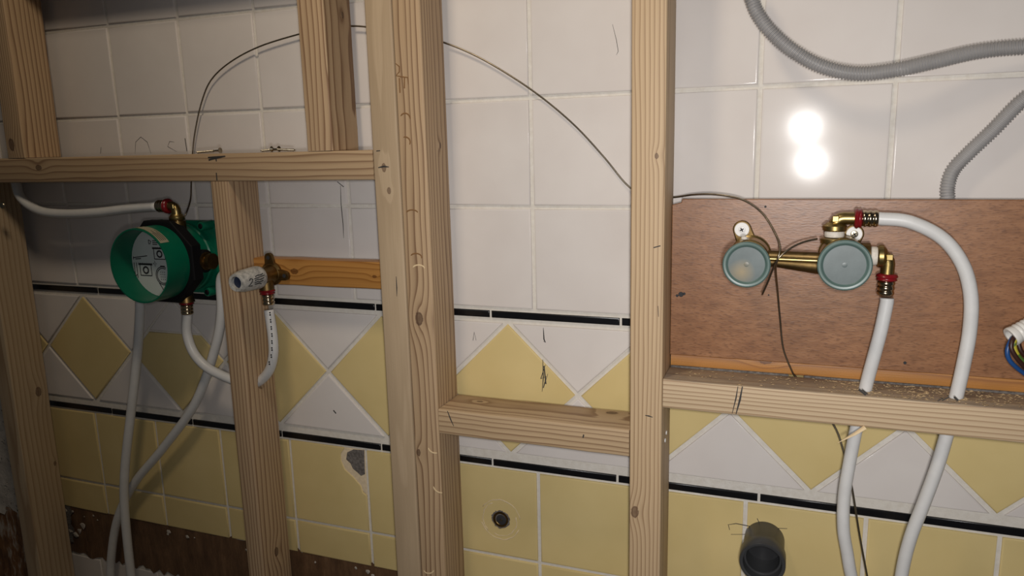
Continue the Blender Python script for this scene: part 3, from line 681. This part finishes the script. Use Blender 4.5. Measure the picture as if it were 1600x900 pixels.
# tiny print along the pipe below it
PRN = [W(418 + a, b, -71.8) for a, b in ((4, 492), (5, 503), (6, 514), (7, 525), (7, 536), (7, 547), (6, 558), (3, 569))]
pr_obj = [o for o in bpy.data.objects if o.get('label', '').startswith('white water pipe looping')][0]
for p in PRN:
    for s_ in (0, 3.6):
        bm = bmesh.new(); box(bm, (p.x - .8, p.y - .8, p.z - 1.2 + s_), (p.x + .8, p.y + .8, p.z + 1.0 + s_)); build('print_mark', bm, M['ink'], pr_obj)

# ------------------------------------------------------------------ brass mixer on the plywood
YC = -124.0
cL, cR = W(1166, 414, YC), W(1320, 415, YC)
mx = empty('shower_mixer', ((cL.x + cR.x) / 2, -31, cR.z - 33), 'brass concealed shower mixer with two teal-grey caps on the plywood board', 'mixer')
for c, rr, capm, br in ((cL, 26.6, 'cap_a', 23.2), (cR, 28.2, 'cap_b', 24.8)):
    bm = bmesh.new(); lathe(bm, (c.x, -31.2, c.z), (0, -1, 0), [(0, br + 1), (8, br + 1), (10, br - 2), (22, br - 2), (24, br + .5), (50, br + .5), (51.5, br - 1.2), (54, br + .2), (56.5, br - 1.2), (59, br + .2), (61.5, br - 1.2), (64, br + .2), (70, br - 1)], 40)
    b = build('valve_body', bm, M['brass'], mx, True, 30)
    bm = bmesh.new(); lathe(bm, (c.x, YC, c.z), (0, 1, 0), [(3.2, rr - 6.5), (2.2, rr - 5.2), (.4, rr - 4), (0, rr - 2.6), (0, rr - 1.4), (1.2, rr), (4, rr), (6, rr - 2), (20, rr - 3), (20, rr - 8)], 48, False, True)
    k = build('protective_cap', bm, M['cap_rim'], mx, True, 40)
    bm = bmesh.new(); lathe(bm, (c.x, YC + 3.0, c.z), (0, 1, 0), [(0, rr - 6), (1.5, rr - 6)], 40); mb = build('cap_membrane', bm, M[capm], k, True, 30)
    bm = bmesh.new(); lathe(bm, (c.x, YC + 2.4, c.z), (0, 1, 0), [(.45, 2.0), (.55, 2.8), (1, 3.0)], 16); build('cap_nub', bm, M[capm], k, True, 30)
# bar between the bodies
q0, q1 = W(1196, 398, -68), W(1290, 402, -68)
bm = bmesh.new(); sweep(bm, [q0, q1], 5.4, 18); build('upper_tube', bm, M['bronze'], mx, True, 40)
q0, q1 = W(1198, 408, -62), W(1290, 416, -62)
bm = bmesh.new(); sweep(bm, [q0, q1], [5.5, 11], 20); build('tapered_tube', bm, M['bronze'], mx, True, 40)
q0, q1 = W(1196, 404, -74), W(1288, 408, -74)
bm = bmesh.new(); sweep(bm, [q0, q1], 3.0, 12); build('thin_rib', bm, M['brass'], mx, True, 40)
# fixing ears with screw and washer
for (sx, sy), c in (((1159, 359), cL), ((1335, 366), cR)):
    h = W(sx, sy, -41); d = (Vector((h.x, 0, h.z)) - Vector((c.x, 0, c.z))).normalized(); pr = Vector((-d.z, 0, d.x)); pl = []
    for k in range(11):
        t = math.radians(-90 + 180 * k / 10); q = Vector((h.x, 0, h.z)) + d * 11 * math.cos(t) + pr * 11 * math.sin(t); pl.append((q.x, q.z))
    for s_ in (12, -12):
        q = Vector((c.x, 0, c.z)) + d * 10 + pr * s_; pl.append((q.x, q.z))
    bm = bmesh.new(); plate(bm, pl, -31.2, -38, 1, 1); ear = build('fixing_ear', bm, M['bronze'], mx, True, 40)
    bm = bmesh.new(); lathe(bm, (h.x, -38, h.z), (0, -1, 0), [(0, 9), (1.4, 9), (2, 8.4)], 28); build('washer', bm, M['washer'], ear, True, 40)
    bm = bmesh.new(); lathe(bm, (h.x, -40, h.z), (0, -1, 0), [(0, 4.4), (.9, 4.2), (1.2, 3.2)], 18); sc = build('screw_head', bm, M['screw' if sx > 1200 else 'washer'], ear, True, 40)
    bm = bmesh.new()
    for an in (30, 120):
        dd = Vector((math.cos(math.radians(an)), 0, math.sin(math.radians(an)))) * 2.6; sweep(bm, [Vector((h.x, -41.2, h.z)) - dd, Vector((h.x, -41.2, h.z)) + dd], .7, 4)
    build('cross_recess', bm, M['ink'], ear)
# white smears of thread sealant where ears meet the bodies
for (sx, sy, Y) in ((1163, 372, -82), (1322, 378, -88)):
    p = W(sx, sy, Y); bm = bmesh.new(); bmesh.ops.create_uvsphere(bm, u_segments=12, v_segments=8, radius=1, matrix=Matrix.Translation(p) @ Matrix.Diagonal((4, 3.5, 2.6, 1))); build('sealant_smear', bm, M['tape'], mx, True)
# upper outlet
YE = -70.0
u0 = W(1304, 362, YE); u1 = W(1304, 341, YE)
port((u0.x, YE, cR.z + 18), (0, 0, 1), mx, [(0, 15), (max(2, u0.z - cR.z - 26), 15), (max(3, u0.z - cR.z - 25), 13)], 'outlet_neck', 'brass')
e2, end4 = elbow((u0.x, YE, u0.z), (0, 0, 1), (1, 0, 0), u1.z - u0.z, 10, mx, RP, 17, True, neck=10)
# side outlet
YE2 = -66.0
s0 = W(1369, 400, YE2); s1 = W(1389, 402, YE2)
port((cR.x + 20, YE2, s0.z), (1, 0, 0), mx, [(0, 15), (max(2, s0.x - cR.x - 27), 15), (max(3, s0.x - cR.x - 26), 13)], 'outlet_neck', 'brass_dark')
e3, end5 = elbow((s0.x, YE2, s0.z), (1, 0, 0), (-.03, 0, -1), s1.x - s0.x, 10, mx, RP, 17, True, neck=10)

# ------------------------------------------------------------------ corrugated conduits
def conduit(label, pts, r, pitch, mat='conduit', name='corrugated_conduit', cat='conduit', depth=1.0, bore=False):
    path = resample(smoothpath(pts, 24), pitch / 4); rr = [r if (i % 4) in (0, 1) else r - depth for i in range(len(path))]
    bm = bmesh.new(); sweep(bm, path, rr, 18, not bore)
    return tag(build(name, bm, M[mat], None, True, 60), label, cat)
conduit('grey corrugated conduit sagging across the white tiles at the upper right',
        [W(1150, -60, -50), W(1172, -8, -50), W(1183, 20, -50), W(1205, 50, -50), W(1240, 80, -50), W(1285, 104, -48), W(1340, 115, -44), W(1400, 109, -40), W(1460, 96, -34), W(1520, 82, -28), W(1575, 75, -26), W(1640, 72, -26)], 8.4, 3.3, depth=1.5)
conduit('grey corrugated conduit dropping behind the top edge of the plywood board',
        [W(1660, 92, -24), W(1620, 138, -20), W(1588, 166, -17), W(1552, 203, -14), W(1515, 238, -12), W(1490, 265, -11), W(1481, 290, -11), W(1481, 312, -11), W(1485, 340, -11)], 8.2, 3.3, depth=1.4)
# white conduit end with four wires at the right edge
k0 = W(1579, 527, -66); k1 = W(1612, 509, -58)
dd = (k1 - k0).normalized(); path = [k0 + dd * t for t in (0, 1.5, 3)] + [k0 + dd * (3 + 1.6 * i) for i in range(1, 22)] + [W(1680, 480, -34)]
bm = bmesh.new(); rr = [10.6, 11, 11] + [10.6 if i % 3 else 9.4 for i in range(1, 22)] + [10]
sweep(bm, path, rr, 22, False); sweep(bm, [k0, k0 + dd * 30], [8, 8], 22, False)
# annular lip
n_ = 22; ref = Vector((0, 1, 0)); uu = (ref - dd * ref.dot(dd)).normalized(); vv = dd.cross(uu)
A = [bm.verts.new(k0 + (uu * math.cos(2 * math.pi * k / n_) + vv * math.sin(2 * math.pi * k / n_)) * 10.6) for k in range(n_)]
B = [bm.verts.new(k0 + (uu * math.cos(2 * math.pi * k / n_) + vv * math.sin(2 * math.pi * k / n_)) * 8) for k in range(n_)]
for k in range(n_): bm.faces.new((A[k], A[(k + 1) % n_], B[(k + 1) % n_], B[k]))
wc = empty('cable_conduit', (k0.x, k0.y, k0.z - 12), 'white corrugated conduit end with blue, brown and green-yellow wires at the right edge', 'conduit')
build('conduit_sleeve', bm, M['white_plastic'], wc, True, 60)
for nm, mt, pts in (('blue_wire', 'blue_wire', [(1590, 521, -60), (1580, 532, -70), (1574, 548, -74), (1577, 562, -74), (1588, 574, -72), (1604, 586, -68), (1620, 596, -64)]),
                    ('brown_wire', 'brown_wire', [(1592, 520, -62), (1583, 530, -74), (1580, 543, -78), (1587, 557, -78), (1598, 570, -76), (1618, 588, -70)]),
                    ('green_yellow_wire', 'gy_wire', [(1594, 521, -60), (1586, 530, -72), (1585, 543, -74), (1591, 556, -74), (1602, 567, -72), (1622, 580, -66)]),
                    ('brown_wire', 'brown_wire', [(1598, 522, -60), (1592, 533, -66), (1593, 543, -68), (1598, 552, -68), (1612, 563, -66)])):
    bm = bmesh.new(); sweep(bm, smoothpath([W(*p) for p in pts], 6), 2.5, 12); build(nm, bm, M[mt], wc, True)

# ------------------------------------------------------------------ steel wire
wp = [W(289, 337, -52), W(293, 328, -44), W(298, 310, -28), W(299, 285, -10), W(301, 240, -8), W(305, 205, -8), W(315, 160, -8), W(330, 125, -8), W(360, 97, -8), W(405, 73, -8), W(465, 54, -8), W(510, 44, -8), W(545, 41, -8), W(572, 42, -8), W(630, 50, -8), W(692, 66, -7), W(745, 88, -6), W(800, 120, -6), W(850, 155, -6), W(900, 198, -7), W(945, 247, -8), W(983, 292, -9), W(1020, 310, -10), W(1055, 308, -14), W(1085, 304, -28), W(1120, 304, -38), W(1160, 312, -46), W(1190, 332, -54), W(1210, 362, -68), W(1219, 386, -82), W(1215, 405, -86), W(1212, 420, -80), W(1215, 455, -52), W(1219, 500, -40), W(1224, 545, -35), W(1238, 581, -31), W(1243, 588, -28), W(1268, 622, -28), W(1303, 665, -28), W(1318, 705, -32), W(1331, 760, -36), W(1343, 835, -40), W(1357, 910, -44), W(1370, 970, -46)]
bm = bmesh.new(); sweep(bm, smoothpath(wp, 6), 1.2, 8); tag(build('steel_wire', bm, M['steel'], None, True), 'long springy steel wire arching behind the studs from the green box to the mixer', 'wire')
bm = bmesh.new(); sweep(bm, smoothpath([W(1191, 460, -70), W(1200, 440, -78), W(1207, 422, -84), W(1213, 408, -90), W(1222, 398, -90), W(1238, 386, -84), W(1256, 378, -78), W(1277, 373, -72)], 6), 1.15, 8); tag(build('tie_wire', bm, M['steel'], None, True), 'short bent tie wire hooked round the bar of the brass mixer', 'wire')

# ------------------------------------------------------------------ screws
def screw(label, tip, head, r=1.9, head_r=4.2, group=None):
    tip = Vector(tip); head = Vector(head); d = (head - tip).normalized(); L = (head - tip).length
    t = empty('screw', tip, label, 'screw', group)
    pr = [(0, .2), (3, 1.0)]; n = int((L * .72) / 1.1)
    for i in range(n): pr.append((3 + i * 1.1, r if i % 2 else r * .62))
    pr += [(L - 6, r * .72), (L - 3.2, r * .8)]
    bm = bmesh.new(); lathe(bm, tip, d, pr, 12); build('screw_thread', bm, M['screw'], t, True, 50)
    bm = bmesh.new(); lathe(bm, tip, d, [(L - 3.2, r * .8), (L - .5, head_r), (L, head_r), (L - .3, 1.5)], 18); build('screw_head', bm, M['screw'], t, True, 40)
    return t
zt = 86.6
def onbeam(px, Y): p = W(px, 241, Y); return Vector((p.x, Y, zt))
def bs(px0, px1, Y, label): a, b = onbeam(px0, Y), onbeam(px1, Y); a.z = zt + 1.9; b.z = zt + 4.2; return screw(label, a, b)
bs(306, 345, -80, 'loose wood screw lying alone on the crossbeam near the wire')
bs(463, 425, -80, 'loose wood screw on the crossbeam, right one of the pair, tip pointing right')
bs(407, 437, -68, 'loose wood screw on the crossbeam, left one of the pair, tip pointing left')
ps = W(5, 321, FRONT); bm = bmesh.new()
lathe(bm, (ps.x, FRONT + .5, ps.z), (0, -1, 0), [(0, 6), (2, 6), (4, 4.6), (4.8, 2)], 18); o = build('pan_head_screw', bm, M['screw'], None, True, 40); tag(o, 'shiny pan-head screw driven into the leftmost stud', 'screw')
for x, y in ((1041, 676), (1039, 688)):      # small nail heads on the slender stud's side
    q = W(x, y, 0) - CAM; p = CAM + q * ((962 - CAM.x) / q.x); bm = bmesh.new(); lathe(bm, (961.6, p.y, p.z), (1, 0, 0), [(0, 3), (1.4, 2.6)], 12); build('nail_head', bm, M['washer'], T['c'])

# ------------------------------------------------------------------ pvc drain socket and old outlet in the tiles
pc = W(1191, 881, -66); dep = FWD.dot(pc - CAM); RV = 34.5 / (FPX / dep)
ds = empty('drain_socket', (pc.x, 0, pc.z - RV), 'dark grey plastic drain pipe socket sticking out of the yellow tiles', 'drain pipe')
bm = bmesh.new(); lathe(bm, (pc.x, -66, pc.z), (0, 1, 0), [(56, RV - 6), (3, RV - 5), (.6, RV - 4.4), (0, RV - 3), (0, RV - .8), (1, RV), (24, RV), (28, RV - 2.4), (70, RV - 2.6)], 48, False, False); build('socket_tube', bm, M['pvc'], ds, True, 40)
bm = bmesh.new(); lathe(bm, (pc.x, -52, pc.z), (0, 1, 0), [(0, RV - 5), (0, RV - 7.5), (3, RV - 8), (5, RV - 5)], 40, False, False); build('rubber_seal', bm, M['pvc'], ds, True, 40)
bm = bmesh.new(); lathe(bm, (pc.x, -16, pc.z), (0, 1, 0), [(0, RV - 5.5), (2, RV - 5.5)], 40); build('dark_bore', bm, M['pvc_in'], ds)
wo = empty('wall_outlet', (hole.x, 8, hole.z - 15), 'old threaded water outlet recessed in a hole in the yellow tile', 'water outlet')
bm = bmesh.new(); lathe(bm, (hole.x, 1.6, hole.z), (0, 1, 0), [(0, 17.2), (1.6, 18)], 24); build('rough_hole', bm, M['mortar'], wo, True, 30)
bm = bmesh.new(); pr = [(9, 9)] + [(8 - i * .7, 9.6 if i % 2 else 8.6) for i in range(10)] + [(0, 10), (0, 12.6), (7, 13)]
lathe(bm, (hole.x, -.5, hole.z), (0, 1, 0), pr, 26, False, False); build('threaded_socket', bm, M['brass_dark'], wo, True, 30)
bm = bmesh.new(); lathe(bm, (hole.x + .5, .6, hole.z - 1), (0, 1, 0), [(0, 5), (.6, 8.4), (3.5, 8.6)], 18); build('outlet_core', bm, M['ink'], wo, True, 30)
bm = bmesh.new(); lathe(bm, (hole.x + 1, -.4, hole.z - 1), (0, 1, 0), [(0, 1.6), (1.5, 2.6)], 12); build('centre_pin', bm, M['screw'], wo, True, 30)

# ------------------------------------------------------------------ sawdust on the nogging
bm = bmesh.new()
for k in range(620):
    if k < 430: x = random.gauss(1275, 70)
    else: x = rnd(975, 1500)
    y = -87 + 52 * random.random() ** .8; z = -210.4
    if not (966 < x < 1600): continue
    L, wd = rnd(.6, 3.2), rnd(.4, 1.1); a = rnd(0, math.pi); tz = rnd(0, .8)
    c, s_ = math.cos(a), math.sin(a)
    v4 = [bm.verts.new((x + c * L - s_ * wd, y + s_ * L + c * wd, z + .3)), bm.verts.new((x - c * L - s_ * wd, y - s_ * L + c * wd, z + tz + .3)), bm.verts.new((x - c * L + s_ * wd, y - s_ * L - c * wd, z + tz + .3)), bm.verts.new((x + c * L + s_ * wd, y + s_ * L - c * wd, z + .3)), bm.verts.new((x, y, z + tz + rnd(.5, 1.2)))]
    for i in range(4): bm.faces.new((v4[i], v4[(i + 1) % 4], v4[4]))
    bm.faces.new(v4[:4][::-1])
sd = build('sawdust', bm, M['dust']); tag(sd, 'pale sawdust scattered on the nogging in front of the plywood board', 'sawdust', kind='stuff')
